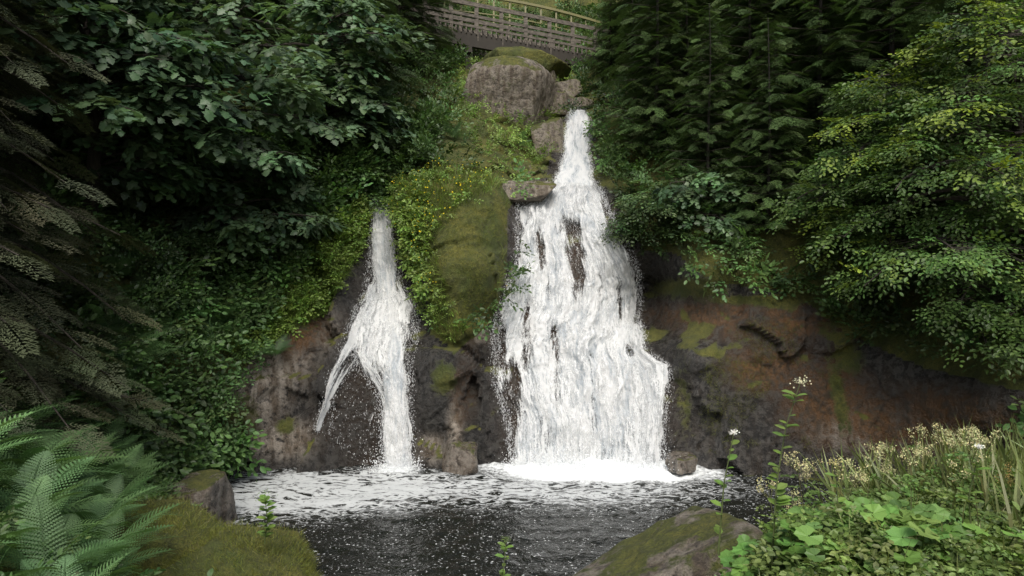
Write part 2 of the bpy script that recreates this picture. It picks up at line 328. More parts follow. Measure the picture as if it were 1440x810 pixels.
def fall(parts,name,gaps,ndrop,base_row):
    M_=Mass();flows=[]
    for rows,dens,off in parts:
        L0=np.array([hit(r[1],r[0]) for r in rows]);R0=np.array([hit(r[2],r[0]) for r in rows])
        mid=(L0+R0)/2
        al_=np.concatenate([[0],np.cumsum(np.linalg.norm(np.diff(mid,axis=0),axis=1))])
        nt_=int(al_[-1]/.04);ta=np.linspace(0,al_[-1],nt_);
        Lx=np.stack([np.interp(ta,al_,L0[:,k]) for k in range(3)],-1);Rx=np.stack([np.interp(ta,al_,R0[:,k]) for k in range(3)],-1)
        wd_=np.linalg.norm(L0-R0,axis=1);wid=wd_.max();ns=max(8,int(wid/.04));s=np.linspace(0,1,ns)
        jag=.14*fbm(np.stack([ta*2.0,0*ta+off*9,0*ta],-1),21,4);jag2=.14*fbm(np.stack([ta*2.0,0*ta+50+off*9,0*ta],-1),22,4)
        sc_=min(1,wid/1.5);jag*=sc_;jag2*=sc_
        Pp=Lx[:,None]*(1-s)[None,:,None]+Rx[:,None]*s[None,:,None]
        Pp[:,:,0]+=jag[:,None]*(1-s)+jag2[:,None]*s
        x,z=Pp[:,:,0],Pp[:,:,2]
        y=surf(x,z);yb=y.copy()
        k=9;pad=np.pad(yb,((k,k),(0,0)),'edge');yb=np.mean([pad[i:i+y.shape[0]] for i in range(2*k+1)],0)
        k=4;pad=np.pad(yb,((0,0),(k,k)),'edge');yb=np.mean([pad[:,i:i+y.shape[1]] for i in range(2*k+1)],0)
        fl=np.stack([s[None]*wid*.85+0*z,np.broadcast_to(ta[:,None],x.shape),0*x+off*7],-1)
        dis=.18*fbm(fl*np.array([1.8,1.0,1]),41,3)+.08*fbm(fl*np.array([7,2.6,1]),42,3)+.03*fbm(fl*np.array([18,11,1]),43,2)
        yy=yb-off+dis-.08*np.sin(np.pi*s)[None]
        wl=np.linalg.norm(Rx-Lx,axis=1)[:,None]
        e=np.minimum(s,1-s)[None]*wl/np.minimum(.35,.22*wl)
        de=dens*np.clip(.42+e,0,1)+.26*fbm(fl*np.array([1.1,.45,1]),61,3)*np.clip(wl/1.5,.3,1)
        for (u,v,ru,rv,am) in gaps:
            h=hit(u,v);sc=h[1]/FX
            wv=1+.6*fbm(np.stack([x,z*.6,0*x],-1)*3,int(u),3)
            de=de-am*np.clip(1.3-wv*np.sqrt(((x-h[0])/(ru*sc))**2+((z-h[2])/(rv*sc))**2),0,1)
        zz=np.maximum(z,-.05)
        M_.raw(np.stack([x,yy,zz],-1).reshape(-1,3),grid_faces(*x.shape),np.stack([de]*3,-1).reshape(-1,3));flows.append(fl.reshape(-1,3))
        nd=int(ndrop*len(ta)/200*min(1,wid/1.2))
        i=rng.integers(0,x.shape[0],nd);
        j=np.where(rng.random(nd)<.6,rng.integers(0,x.shape[1],nd),np.where(rng.random(nd)<.5,0,x.shape[1]-1))
        T=np.stack([x[i,j]+rng.laplace(0,.035,nd),yy[i,j]-np.abs(rng.normal(0,.10,nd)),zz[i,j]+rng.normal(0,.05,nd)],-1)
        T=T[T[:,2]>0];nd=len(T)
        R=frames(np.stack([rng.normal(0,.2,nd),rng.normal(0,.2,nd),-np.ones(nd)],-1),rng.normal(size=(nd,3)),1)
        sc=np.stack([rng.uniform(.005,.028,nd),rng.uniform(.002,.006,nd),rng.uniform(.002,.006,nd)],-1)
        M_.inst(oct_,R*sc[:,None,:],T,(1,1,1),1);flows.append(np.zeros((nd*6,3)))
    a,b=hit(base_row[0],652),hit(base_row[1],652);nd=int(4500*np.linalg.norm(b-a)/3)
    t=rng.random(nd);T=a+(b-a)*t[:,None];T[:,1]-=.25+np.abs(rng.normal(0,.35,nd));T[:,0]+=rng.normal(0,.2,nd);T[:,2]=np.abs(rng.exponential(.14,nd))+.02
    R=frames(rng.normal(size=(nd,3)),rng.normal(size=(nd,3)),1);sc=np.repeat(rng.uniform(.004,.016,nd)[:,None],3,1)*rng.uniform(.6,1.2,(nd,3))
    M_.inst(oct_,R*sc[:,None,:],T,(1,1,1),1);flows.append(np.zeros((nd*6,3)))
    o=M_.build(name,[WW,DROP],True)
    a=o.data.attributes.new('Flow','FLOAT_VECTOR','POINT');a.data.foreach_set('vector',np.concatenate(flows).ravel().astype(np.float32))
up=[(157,800,825),(170,798,827),(195,795,828),(220,791,829),(240,785,831),(256,781,832),(266,780,834)]
mn=[(261,766,836),(267,756,840),(278,742,845),(292,729,851),(330,728,870),(370,722,892),(400,712,897),(440,700,898),(480,692,898),(520,694,903),(560,703,908),(600,715,912),(655,722,912)]
mn2=[(263,772,834),(280,748,843),(330,732,867),(400,716,893),(500,698,898),(600,718,905),(655,724,908)]
rt=[(455,872,899),(490,874,903),(506,876,925),(513,878,942),(530,884,941),(560,890,937),(600,893,932),(655,890,928)]
gp_=[(812,372,16,60,.36),(800,318,24,16,.25),(843,400,9,45,.3),(742,450,12,50,.42),(855,300,8,40,.35),(722,560,14,65,.45),(702,480,14,36,.5),(830,560,7,60,.25),(780,500,7,65,.28),(870,430,6,50,.35),(760,350,10,45,.3),(885,490,10,12,.35),(765,600,8,30,.2),(770,400,8,50,.2)]
fall([(up,1.1,.12),(up,.8,.24),(mn,.74,.08),(mn2,.84,.18),(mn,.55,.27),(rt,.85,.14),(rt,.6,.24)],'waterfall',gp_,4200,(722,928))
l1=[(278,526,544),(320,524,551),(360,521,560),(395,516,566),(430,503,583),(470,492,582),(510,505,577),(560,532,577),(600,538,580),(658,540,584)]
l2=[(400,515,550),(440,500,545),(480,488,520),(520,468,494),(560,455,470),(605,443,452)]
l3=[(280,527,543),(360,525,556),(420,528,560),(500,540,570),(658,545,580)]
l4=[(430,500,585),(500,480,583),(560,472,580),(610,460,560),(640,500,570)]
fall([(l1,.66,.08),(l3,1.0,.16),(l1,.46,.22),(l2,.72,.08),(l4,.34,.06)],'waterfall_left_branch',[(500,560,20,60,.15),(560,490,12,30,.15)],2600,(538,584))
# ------------------------------------------------------------------ leaf templates
def tri(V,F): return (np.array(V,float),np.array(F,int),np.ones(len(V)))
leafA=tri([[0,0,0],[.3,.26,.05],[.7,.24,.04],[1,0,-.06],[.7,-.24,.04],[.3,-.26,.05],[.5,0,0]],[[0,6,1],[1,6,2],[2,6,3],[3,6,4],[4,6,5],[5,6,0]])
mp_=[(0,0),(-.05,.28),(.22,.30),(.30,.55),(.50,.30),(.62,.36),(1,0),(.62,-.36),(.50,-.30),(.30,-.55),(.22,-.30),(-.05,-.28)]
leafM=tri([[.3,0,.04]]+[[a,b,-.10*(a*a+b*b)] for a,b in mp_],[[0,i,i+1] for i in range(1,12)]+[[0,12,1]])
def comp(parts):
    V=[];F=[];C=[];n=0
    for (v,f,c),R,T,k in parts:
        V.append(v@R.T+T);F.append(f+n);C.append(c*k);n+=len(v)
    return np.concatenate(V),np.concatenate(F),np.concatenate(C)
def spray(leaf,n,length,ls,droop=.2,tilt=.35,sub=2):
    parts=[]
    tws=[(np.zeros(3),0.,1.)]
    for k in range(sub):
        s=.2+.5*k/max(1,sub);sg=1 if k%2 else -1
        tws.append((np.array([s*length,0,-droop*s*s*length]),sg*random.uniform(.6,.9),.6))
    for o,ang,sc in tws:
        nn=max(3,int(n*sc))
        for i in range(nn):
            s=(i+.8)/nn;Lg=length*sc*s
            pos=o+np.array([math.cos(ang)*Lg,math.sin(ang)*Lg,-droop*Lg*s])
            a=ang+(1 if i%2 else -1)*random.uniform(.5,1.1)*(0 if i==nn-1 else 1)
            dv=np.array([[math.cos(a),math.sin(a),random.uniform(-.5,.1)]])
            u=np.array([[random.gauss(0,tilt),random.gauss(0,tilt),1]])
            R=frames(dv,u,[ls*random.uniform(.7,1.15)])[0]
            parts.append((leaf,R,pos,random.uniform(.7,1.25)))
    return comp(parts)
beech=[spray(leafA,9,.55,.095,.25) for _ in range(4)]
maple=[spray(leafM,6,.5,.17,.35,.4,1) for _ in range(4)]
herb=[spray(leafA,7,.28,.075,.3,.6,2) for _ in range(4)]
def spruce_spray():
    V=[];F=[];C=[]
    def nd(p,d,l,w):
        d=d/np.linalg.norm(d);s=np.cross(d,[0,0,1.]);s=s/(np.linalg.norm(s)+1e-6)*w;k=len(V)
        V.extend([p-s,p+s,p+d*l]);F.append([k,k+1,k+2]);b=random.uniform(.7,1.25);C.extend([b*.7,b*.7,b*1.1])
    for i in range(13):
        s=.04+.9*i/13
        for sg in (-1,1):
            o=np.array([s,0,-.22*s*s]);Lt=.34*(1-s)**.8+.07;a=sg*random.uniform(.75,1.05)
            for k in range(6):
                q=(k+.5)/6;pp=o+np.array([math.cos(a)*Lt*q,math.sin(a)*Lt*q,-.18*Lt*q*q+random.uniform(-.01,.01)])
                for s2 in (-1,1):
                    aa=a+s2*random.uniform(.35,.8)
                    nd(pp,np.array([math.cos(aa),math.sin(aa),random.uniform(-.3,.3)]),.06+.02*random.random(),.012)
    V=np.array(V);return V,np.array(F),np.array(C)
spr=[spruce_spray() for _ in range(3)]
def frond():
    V=[];F=[];C=[];n=21
    for i in range(n):
        s=.14+.84*i/n;px=s;pz=.42*s-.66*s*s
        ln=.20*math.sin(math.pi*min(1,(s*.90+.14)))**.8+.015
        for sg in (-1,1):
            a=sg*(1.2-.35*s)
            dx,dy=math.cos(a),math.sin(a);dz=-.30
            m_=8
            for k in range(m_):
                q=k/m_;wd=.0155*(1-q)**.6+.003
                b=np.array([px+dx*ln*q,dy*ln*q,pz+dz*ln*q*q])
                for s2 in (-1,1):
                    t=np.array([-dy,dx,0])*s2*wd+np.array([dx,dy,0])*.012
                    k0=len(V);st=ln/m_*.5;V.extend([b-np.array([dx,dy,0])*st,b+np.array([dx,dy,0])*st,b+t]);F.append([k0,k0+1,k0+2]);bb=random.uniform(.8,1.2);C.extend([bb]*3)
    for i in range(8):
        s0,s1=i/8,(i+1)/8
        k0=len(V);f_=lambda s:np.array([s,0,.42*s-.66*s*s]);w_=.005
        V.extend([f_(s0)+[0,w_,0],f_(s0)-[0,w_,0],f_(s1)-[0,w_*.7,0],f_(s1)+[0,w_*.7,0]]);F.extend([[k0,k0+1,k0+2],[k0,k0+2,k0+3]]);C.extend([.8]*4)
    return np.array(V),np.array(F),np.array(C)
frnd=[frond() for _ in range(2)]
blade=tri([[0,-.018,0],[0,.018,0],[.4,-.016,.02],[.4,.016,.02],[.75,-.010,-.06],[.75,.010,-.06],[1,0,-.2]],[[0,1,3],[0,3,2],[2,3,5],[2,5,4],[4,5,6]])
# ------------------------------------------------------------------ trees
def jit(col,n,a=.25,hue=.12):
    c=np.array(col)[None]*(1+rng.uniform(-a,a,(n,1)));c=c*(1+rng.uniform(-hue,hue,(n,3)));return c
BK=(.050,.040,.032)
def broad_tree(name,base,height,rad,lo,sprays,col,nl=50,per=14,lean=(0,0),up0=.35,droop=.25,tip=None,bias=None,sp=1.0,tr=.16,tipw=1.):
    M_=Mass();base=np.array(base,float)
    t=np.linspace(0,1,12);tp=base+np.stack([lean[0]*t**1.4+.12*np.sin(t*7+base[0]),lean[1]*t**1.4+.12*np.cos(t*5),height*t],-1)
    M_.tube(tp,tr*(1-t*.85),9,BK,1)
    for i in range(nl):
        tt=lo+(1-lo)*((i+rng.random())/nl);az=i*2.399+rng.normal(0,.3)
        if bias is not None and rng.random()<.6: az=bias+rng.normal(0,.8)
        o=np.array([np.interp(tt,t,tp[:,k]) for k in range(3)])
        q=(tt-lo)/(1-lo);LL=rad*(math.sin(math.pi*min(1,.25+.75*q))**.6)*rng.uniform(.45,1.1)+.3
        s=np.linspace(0,1,7);dirh=np.array([math.cos(az),math.sin(az),0]);sd=np.array([-dirh[1],dirh[0],0])
        lp=o+dirh*(LL*s)[:,None]+sd*(.12*LL*np.sin(s*4+i))[:,None];lp[:,2]+=LL*(up0*s-(droop+.25*rng.random())*s*s)
        M_.tube(lp,.035*(LL/2)*(1-s*.85)+.004,5,BK,1)
        k=int(per*(.5+LL/rad));ss=rng.uniform(.2,1,k)**.75
        P0=np.stack([np.interp(ss,s,lp[:,j]) for j in range(3)],-1)
        side=rng.choice([-1,1],k)*rng.uniform(.0,1,k)*(.45*LL*(1.1-ss)+.15)
        P1=P0+sd*side[:,None]+dirh*(np.abs(side)*.5)[:,None]+np.stack([rng.normal(0,.06,k)]*3,-1);P1[:,2]-=.15*np.abs(side)
        dv=norm(P1-P0+dirh*.25+rng.normal(0,.12,(k,3)));dv[:,2]-=.15
        for a,b in zip(P0,P1):
            if np.linalg.norm(a-b)>.25: M_.tube([a,(a+b)/2+[0,0,.04],b],[.009,.006,.004],3,BK,1)
        br=rng.uniform(.5,1.3)
        cc=jit(col,k,.2)*br
        if tip is not None:
            lt=1. if rng.random()<.45 else .15
            w=(lt*tipw*np.clip((ss-.55)/.4,0,1)*rng.random(k))[:,None];cc=cc*(1-w)+np.array(tip)*w
        upv=np.stack([rng.normal(0,.22,k),rng.normal(0,.22,k)-.25,np.ones(k)],-1)
        R=frames(dv,upv,rng.uniform(.75,1.25,k)*sp);v=rng.integers(0,len(sprays),k)
        for q_ in range(len(sprays)):
            M_.inst(sprays[q_],R[v==q_],P1[v==q_],cc[v==q_],0)
    return M_.build(name,[LEAF,BARK])
def spruce_mesh(H,Rr,col,droop=.45,step=.42,lo=.08,nb=6):
    M_=Mass();t=np.linspace(0,1,14);M_.tube(np.stack([.05*np.sin(t*6),.05*np.cos(t*5),H*t],-1),.015+H*.0085*(1-t),9,(.028,.024,.020),1)
    z=H*lo;
    while z<H*.985:
        q=z/H
        for b in range(nb):
            az=b/nb*2*math.pi+rng.uniform(-.4,.4)+z;LL=max(.18,Rr*(1-q)**.75*rng.uniform(.7,1.1))
            dh=np.array([math.cos(az),math.sin(az),0]);sd=np.array([-dh[1],dh[0],0]);s=np.linspace(0,1,5)
            dd=droop*rng.uniform(.6,1.3)
            f=lambda s:np.array([0,0,z])+dh*(LL*s)[:,None]+np.array([0,0,1.])*(LL*(.12*s-dd*s*s+.15*s**4))[:,None]
            M_.tube(f(s),.012*LL*(1-s*.8)+.003,4,BK,1)
            k=max(2,int(LL*4.9));ss=np.clip(np.linspace(.08,.95,k)+rng.normal(0,.03,k),.05,1)
            P0=f(ss);sg=np.where(np.arange(k)%2==0,1,-1)*rng.uniform(.3,.9,k);sg[-1]=0
            dv=dh[None]+sd*sg[:,None];dv[:,2]-=.15+.4*rng.random(k)
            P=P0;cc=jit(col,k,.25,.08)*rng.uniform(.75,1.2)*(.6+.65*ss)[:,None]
            R=frames(dv,np.stack([rng.normal(0,.3,k),rng.normal(0,.3,k),np.ones(k)],-1),rng.uniform(.55,.85,k)*min(1,.45+LL*.35))
            v=rng.integers(0,3,k)
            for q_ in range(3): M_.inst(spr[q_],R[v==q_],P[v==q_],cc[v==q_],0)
        z+=step*rng.uniform(.8,1.2)*(1-.4*q)
    return M_.mesh('spruce_tree',[NEEDLE,BARK])
def place(name,me,loc,rz=0,sc=1,parent=None,tilt=0):
    o=bpy.data.objects.new(name,me);scene.collection.objects.link(o);o.location=loc;o.rotation_euler=(tilt,0,rz);o.scale=(sc,)*3 if not hasattr(sc,'__len__') else sc
    if parent: o.parent=parent
    return o
def ons(x,z): return (x,float(surf(np.array([x]),np.array([z]))[0]),z)
spA=spruce_mesh(12,2.7,(.085,.130,.052));spB=spruce_mesh(9,2.2,(.105,.170,.058),.25)
spC=spruce_mesh(13,3.0,(.078,.088,.048),.75,.40,.05,7)
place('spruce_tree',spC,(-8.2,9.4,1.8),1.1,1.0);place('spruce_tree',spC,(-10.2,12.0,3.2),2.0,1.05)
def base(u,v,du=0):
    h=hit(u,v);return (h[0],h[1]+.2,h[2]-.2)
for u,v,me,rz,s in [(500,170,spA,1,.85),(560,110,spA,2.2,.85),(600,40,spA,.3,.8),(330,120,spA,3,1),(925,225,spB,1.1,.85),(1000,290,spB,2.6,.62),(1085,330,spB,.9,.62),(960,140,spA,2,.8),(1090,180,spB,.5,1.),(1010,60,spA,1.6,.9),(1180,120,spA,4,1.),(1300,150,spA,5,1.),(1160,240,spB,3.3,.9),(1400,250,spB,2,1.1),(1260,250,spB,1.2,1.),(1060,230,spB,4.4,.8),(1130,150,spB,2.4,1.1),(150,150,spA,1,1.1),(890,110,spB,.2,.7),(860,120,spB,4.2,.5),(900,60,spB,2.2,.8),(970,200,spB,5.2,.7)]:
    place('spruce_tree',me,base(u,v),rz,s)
fr=bpy.data.objects.new('forest',None);scene.collection.objects.link(fr)
for i in range(60):
    x=rng.uniform(-30,30);z=rng.uniform(13,32)
    if abs(x)<5 and z<18.5: z+=5
    b=ons(x,z);place('forest_spruce',[spA,spB][i%2],(b[0],b[1],b[2]-.3),rng.uniform(0,6),rng.uniform(.8,1.4),fr)
MG=(.090,.150,.078);BG=(.080,.145,.040);TIP=(.25,.32,.038)
def bt(name,u,v,*a,**k): b=base(u,v);return broad_tree(name,b,*a,**k)
bt('maple_tree',262,270,5.0,2.8,.15,maple,MG,48,15,lean=(.6,-1.0),bias=-1.2,tip=(.14,.215,.10))
bt('maple_tree',450,215,4.4,2.3,.15,maple,MG,42,14,lean=(.5,-.8),bias=-.9,tip=(.14,.215,.10))
bt('maple_tree',120,330,5.2,2.2,.25,maple,(.065,.115,.055),36,14,lean=(.5,-.8),bias=-.6)
bt('maple_tree',330,345,2.6,1.5,.1,maple,MG,22,12,lean=(.3,-.6),bias=-1.,tip=(.14,.215,.10),sp=.85,tr=.06)
bt('beech_tree',1270,340,4.0,2.2,.03,beech,BG,50,20,lean=(-.5,-.8),bias=-2.2,up0=.15,droop=.25,tip=TIP)
bt('beech_tree',1375,430,4.4,2.3,.03,beech,BG,52,20,lean=(-.5,-.7),bias=-2.4,up0=.1,droop=.25,tip=TIP)
bt('beech_tree',1430,330,4.6,2.4,.1,beech,BG,44,18,lean=(-.8,-1.),bias=-2.4,up0=.2,droop=.2,tip=TIP)
bt('hazel_bush',930,325,1.2,.8,.05,beech,(.09,.15,.055),16,12,lean=(-.1,-.4),bias=-1.8,tr=.04)
bt('hazel_bush',990,315,1.4,1.0,.05,maple,(.09,.155,.07),16,10,lean=(-.1,-.4),bias=-1.8,sp=.8,tr=.04)
# ------------------------------------------------------------------ undergrowth on cliff
def cliffpts(n,x0,x1,z0,z1):
    x=rng.uniform(x0,x1,n);z=rng.uniform(z0,z1,n);y=surf(x,z)
    e=.12;dx=(D(x+e,z)-D(x-e,z))/(2*e);dz=(D(x,z+e)-D(x,z-e))/(2*e)
    nrm=norm(np.stack([dx,-np.ones(n),dz],-1));return x,y,z,nrm
A1=cliffpts(34000,-13,14,.1,19);A2=cliffpts(14000,-10,-2,.3,9)
x,y,z,nr=[np.concatenate(q) for q in zip(A1,A2)]
pp3=np.stack([x,z,0*x],-1)
keep=~inpoly(x,z,rock_poly)&~inpoly(x,z,moss_poly)&((rng.random(len(x))<.75));dens=fbm(pp3*1.1,99,3)
inout=inpoly(x,z,out_poly)|inpoly(x,z,grass_poly)|inpoly(x,z,gully_poly)
keep&=(dens>-.32)|inout
x,y,z,nr,inout,dens,pp3=x[keep],y[keep],z[keep],nr[keep],inout[keep],dens[keep],pp3[keep];n=len(x)
U=Mass();T=np.stack([x,y,z],-1)+nr*(rng.uniform(0,.30,(n,1))+np.clip(dens,0,1)[:,None]*.7*(~inout)[:,None])
dv=nr+rng.normal(0,.6,(n,3));dv[:,2]-=.1
nn=fbm(pp3*.9,77,3)[:,None]
cc=jit((.078,.140,.044),n,.4)*np.clip(1+1.3*nn,.4,2.);cc[inout]=jit((.16,.245,.052),inout.sum(),.3)*np.clip(1+.6*nn[inout],.5,1.5)
R=frames(dv,np.stack([rng.normal(0,.4,n),rng.normal(0,.4,n)-.6,np.ones(n)],-1),rng.uniform(.7,1.6,n)*np.where(inout,.7,1.2)*np.clip(1+.5*fbm(pp3*2,78,2),.6,1.5));v=rng.integers(0,4,n)
for q in range(4): U.inst(herb[q],R[v==q],T[v==q],cc[v==q])
U.build('undergrowth',[LEAF])
Gm=Mass();x,y,z,nr=cliffpts(90000,-7.5,.6,1.5,8)
k=(inpoly(x,z,grass_poly)|(inpoly(x,z,out_poly)&~inpoly(x,z,moss_poly)&(rng.random(len(x))<.35)));x,y,z,nr=x[k],y[k],z[k],nr[k];n=len(x)
dv=nr*.8+rng.normal(0,.35,(n,3));dv[:,2]+=.25
Gm.inst(blade,frames(dv,np.stack([0*x,0*x-.2,1+0*x],-1)+rng.normal(0,.3,(n,3)),rng.uniform(.15,.40,n)),np.stack([x,y,z],-1),jit((.17,.24,.052),n,.35))
x,y,z,nr=cliffpts(140000,-4,7,.3,8)
mm=fbm(np.stack([x,z,0*x],-1)*1.3,123,3);k=inpoly(x,z,moss_poly)&(fbm(np.stack([x,z,0*x],-1)*2.2,124,3)>-.2);k|=inpoly(x,z,rock_poly)&(mm>.34)&(samp(WM,x,z)<.1)
x,y,z,nr=x[k],y[k],z[k],nr[k];n=len(x)
Gm.inst(blade,frames(nr+rng.normal(0,.6,(n,3)),rng.normal(size=(n,3)),rng.uniform(.04,.14,n)),np.stack([x,y,z],-1),jit((.15,.165,.030),n,.5))
Gm.build('grass',[LEAF])
m,nt,out=newmat('yellow_petals');d=N(nt,'ShaderNodeBsdfDiffuse');at=N(nt,'ShaderNodeAttribute',attribute_name='Col');L(nt,at.outputs[0],d.inputs[0]);L(nt,d.outputs[0],out.inputs[0]);PETAL=m
fl5=[[0,0,0]]
for i in range(10):
    a=i/10*2*math.pi;r=1 if i%2 else .45;fl5.append([r*math.cos(a),r*math.sin(a),.15])
flw=tri(fl5,[[0,1+i,1+(i+1)%10] for i in range(10)])
x,y,z,nr=cliffpts(3500,-4,.5,4,8);k=inpoly(x,z,out_poly)&~inpoly(x,z,moss_poly)&(rng.random(len(x))<.25);n=k.sum()
Fm=Mass();Fm.inst(flw,frames(rng.normal(size=(n,3)),nr[k]+rng.normal(0,.3,(n,3)),rng.uniform(.015,.028,n)),np.stack([x,y,z],-1)[k]+nr[k]*.33,jit((.65,.50,.03),n,.1,.02))
Fm.build('yellow_flowers',[PETAL])
# ------------------------------------------------------------------ ferns
def fern_mesh(nf,col,sz=1.):
    M_=Mass();az=np.arange(nf)*2.399+rng.normal(0,.2,nf);el=rng.uniform(.35,1.0,nf)
    dv=np.stack([np.cos(az)*np.cos(el),np.sin(az)*np.cos(el),np.sin(el)],-1)
    R=frames(dv,np.tile([0,0,1.],(nf,1))+rng.normal(0,.1,(nf,3)),sz*rng.uniform(.7,1.1,nf));c_=jit(col,nf,.25,.06)
    for q in range(2): M_.inst(frnd[q],R[q::2],np.zeros((len(R[q::2]),3)),c_[q::2])
    return M_.mesh('fern',[FERN])
fm=[fern_mesh(17,(.115,.21,.082)),fern_mesh(15,(.135,.24,.09)),fern_mesh(16,(.095,.18,.07))]
for i,(a,b,s) in enumerate([(-4.9,6.9,1.0),(-5.6,7.8,1.1),(-5.0,8.4,.9),(-4.2,7.0,.85),(-6.4,7.2,1.1),(-6.6,8.7,1.2),(-5.9,9.3,1.),(-7.4,8.3,1.2),(-4.1,6.0,.9),(-5.2,6.0,.9),(-7.0,9.9,1.1),(-8.2,9.6,1.2),(-4.7,7.6,.9),(-5.5,6.6,1.),(-6.1,10.2,.9),(-3.6,5.5,.7),(-4.5,5.2,.7),(-5.4,8.9,.9),(-6.9,7.8,1.1),(-6.0,6.4,1.),(-5.9,8.3,1.),(-6.8,10.9,1.),(-7.8,10.8,1.1),(-4.0,6.5,.8),(-7.6,11.8,1.),(-6.6,11.8,.8),(-5.2,7.3,.9),(-6.2,7.7,1.),(-4.6,6.4,.8),(-7.0,7.1,1.),(-5.6,9.9,.8)]):
    place('fern',fm[i%3],(a,b,float(gz(a,b))+.12),i*1.3,s*1.08)
def cfern(u,v,s,i):
    h=hit(u,v);yy=float(surf(np.array([h[0]]),np.array([h[2]]))[0]);place('fern',fm[i%3],(h[0],yy-.25,h[2]),i*1.1,s,None,.5)
cf=[(270,440,.9),(300,470,.8),(330,430,.8),(250,400,.9),(400,350,.7),(430,380,.6),(380,300,.7),(730,205,.7),(1060,425,.45),(1095,455,.4),(240,500,.9),(200,470,1),(180,520,1),(215,560,.8),(985,380,.5),(1010,390,.5),(940,350,.5),(1140,420,.5),(470,330,.5),(130,470,1),(640,200,.6),(900,330,.5),(1200,440,.5)]
for i in range(26): cf.append((rng.uniform(110,400),rng.uniform(330,540),rng.uniform(.6,.95)))
for i,(u,v,s) in enumerate(cf):
    if v>470+ (400-u)*.35+60: continue
    cfern(u,v,s,i)
# ------------------------------------------------------------------ boulders
def boulder(name,c,size,seed,mat=BOULD,mossv=.15,rot=0,fuzz=0,tilt=0):
    bm=bmesh.new();bmesh.ops.create_icosphere(bm,subdivisions=6,radius=1);me=bpy.data.meshes.new(name);bm.to_mesh(me);bm.free()
    V=np.zeros(len(me.vertices)*3);me.vertices.foreach_get('co',V);V=V.reshape(-1,3)
    r_=np.random.default_rng(seed);ax=np.array([[1,0,0],[-1,0,0],[0,1,0],[0,-1,0],[0,0,1],[0,0,-1.]])
    n_=norm(np.concatenate([ax+r_.normal(0,.22,(6,3)),norm(r_.normal(size=(6,3)))]));hh=np.concatenate([r_.uniform(.72,.86,6),r_.uniform(.88,1.05,6)])
    q=hh[None]/np.maximum(V@n_.T,.05);k=30;r=-np.log(np.exp(-k*np.minimum(q,4)).sum(1)+np.exp(-k*1.25))/k
    P=V*r[:,None]*np.array(size)
    P=P+V*(.09*fbm(P*1.6+seed,seed,4)+.035*fbm(P*6,seed+3,3))[:,None]
    ct,st_=math.cos(tilt),math.sin(tilt);P=P@np.array([[ct,0,-st_],[0,1,0],[st_,0,ct]])
    me.vertices.foreach_set('co',P.ravel());me.polygons.foreach_set('use_smooth',np.full(len(me.polygons),True))
    ca=me.color_attributes.new('Col','FLOAT_COLOR','POINT');ca.data.foreach_set('color',np.tile([mossv,.5,.1,1],len(P)))
    me.materials.append(mat);o=bpy.data.objects.new(name,me);scene.collection.objects.link(o);o.location=c;o.rotation_euler=(0,0,rot);me.update()
    if fuzz:
        cr,sr=math.cos(rot),math.sin(rot);W=P@np.array([[cr,sr,0],[-sr,cr,0],[0,0,1]])+np.array(c)
        up_=norm(V)[:,2];nz=fbm(W*2,seed,3);idx=np.where((up_>-.2)&(nz+up_*.5>.0))[0];idx=r_.choice(idx,min(fuzz,len(idx)*3))
        T=W[idx]+r_.normal(0,.012,(len(idx),3));F_=Mass();n=len(T);d=norm(V[idx])*.6+r_.normal(0,.5,(n,3));d[:,2]+=.3
        F_.inst(blade,frames(d,r_.normal(size=(n,3)),r_.uniform(.03,.12,n)),T,jit((.15,.165,.032),n,.5));F_.build('moss_tuft',[LEAF])
    return o
def b_at(u,v,d,su,sy,sv,seed,**k):
    s=d/FX;boulder('boulder',tuple(site(u,v,d)),(su*s,sy,sv*s),seed,**k)
b_at(713,152,24.5,62,1.4,60,5,tilt=.15)
b_at(735,98,27,60,1.3,24,8,mossv=.5);b_at(799,130,26,22,.6,16,12,mossv=.2);b_at(782,152,25.5,26,.7,20,13,mossv=.2);b_at(765,112,27,24,.6,18,15,mossv=.2)
b_at(744,272,19.1,36,.6,18,9,mossv=0)
b_at(768,200,23.2,26,.6,36,21,mossv=.2);b_at(738,245,21,26,.5,16,22,mossv=.3);b_at(848,190,23.0,16,.6,34,23,mat=ROCK,mossv=.3);b_at(815,148,25.2,22,.5,10,24,mat=ROCK,mossv=.2)
boulder('boulder',(1.75,7.75,.12),(1.55,1.1,1.2),31,mossv=.18,rot=.3,tilt=-.28)
boulder('boulder',(-3.3,8.3,.15),(1.15,.85,.85),35,mossv=.75,fuzz=16000);boulder('boulder',(-4.5,8.6,.35),(.95,.8,.85),37,mossv=.75,fuzz=13000);boulder('boulder',(-5.3,11.2,.3),(.6,.9,.6),38,mat=ROCK,mossv=.1)
b_at(650,644,15.0,26,.4,24,41,mat=ROCK,mossv=0);b_at(960,652,14.8,20,.4,14,43,mat=ROCK,mossv=0)
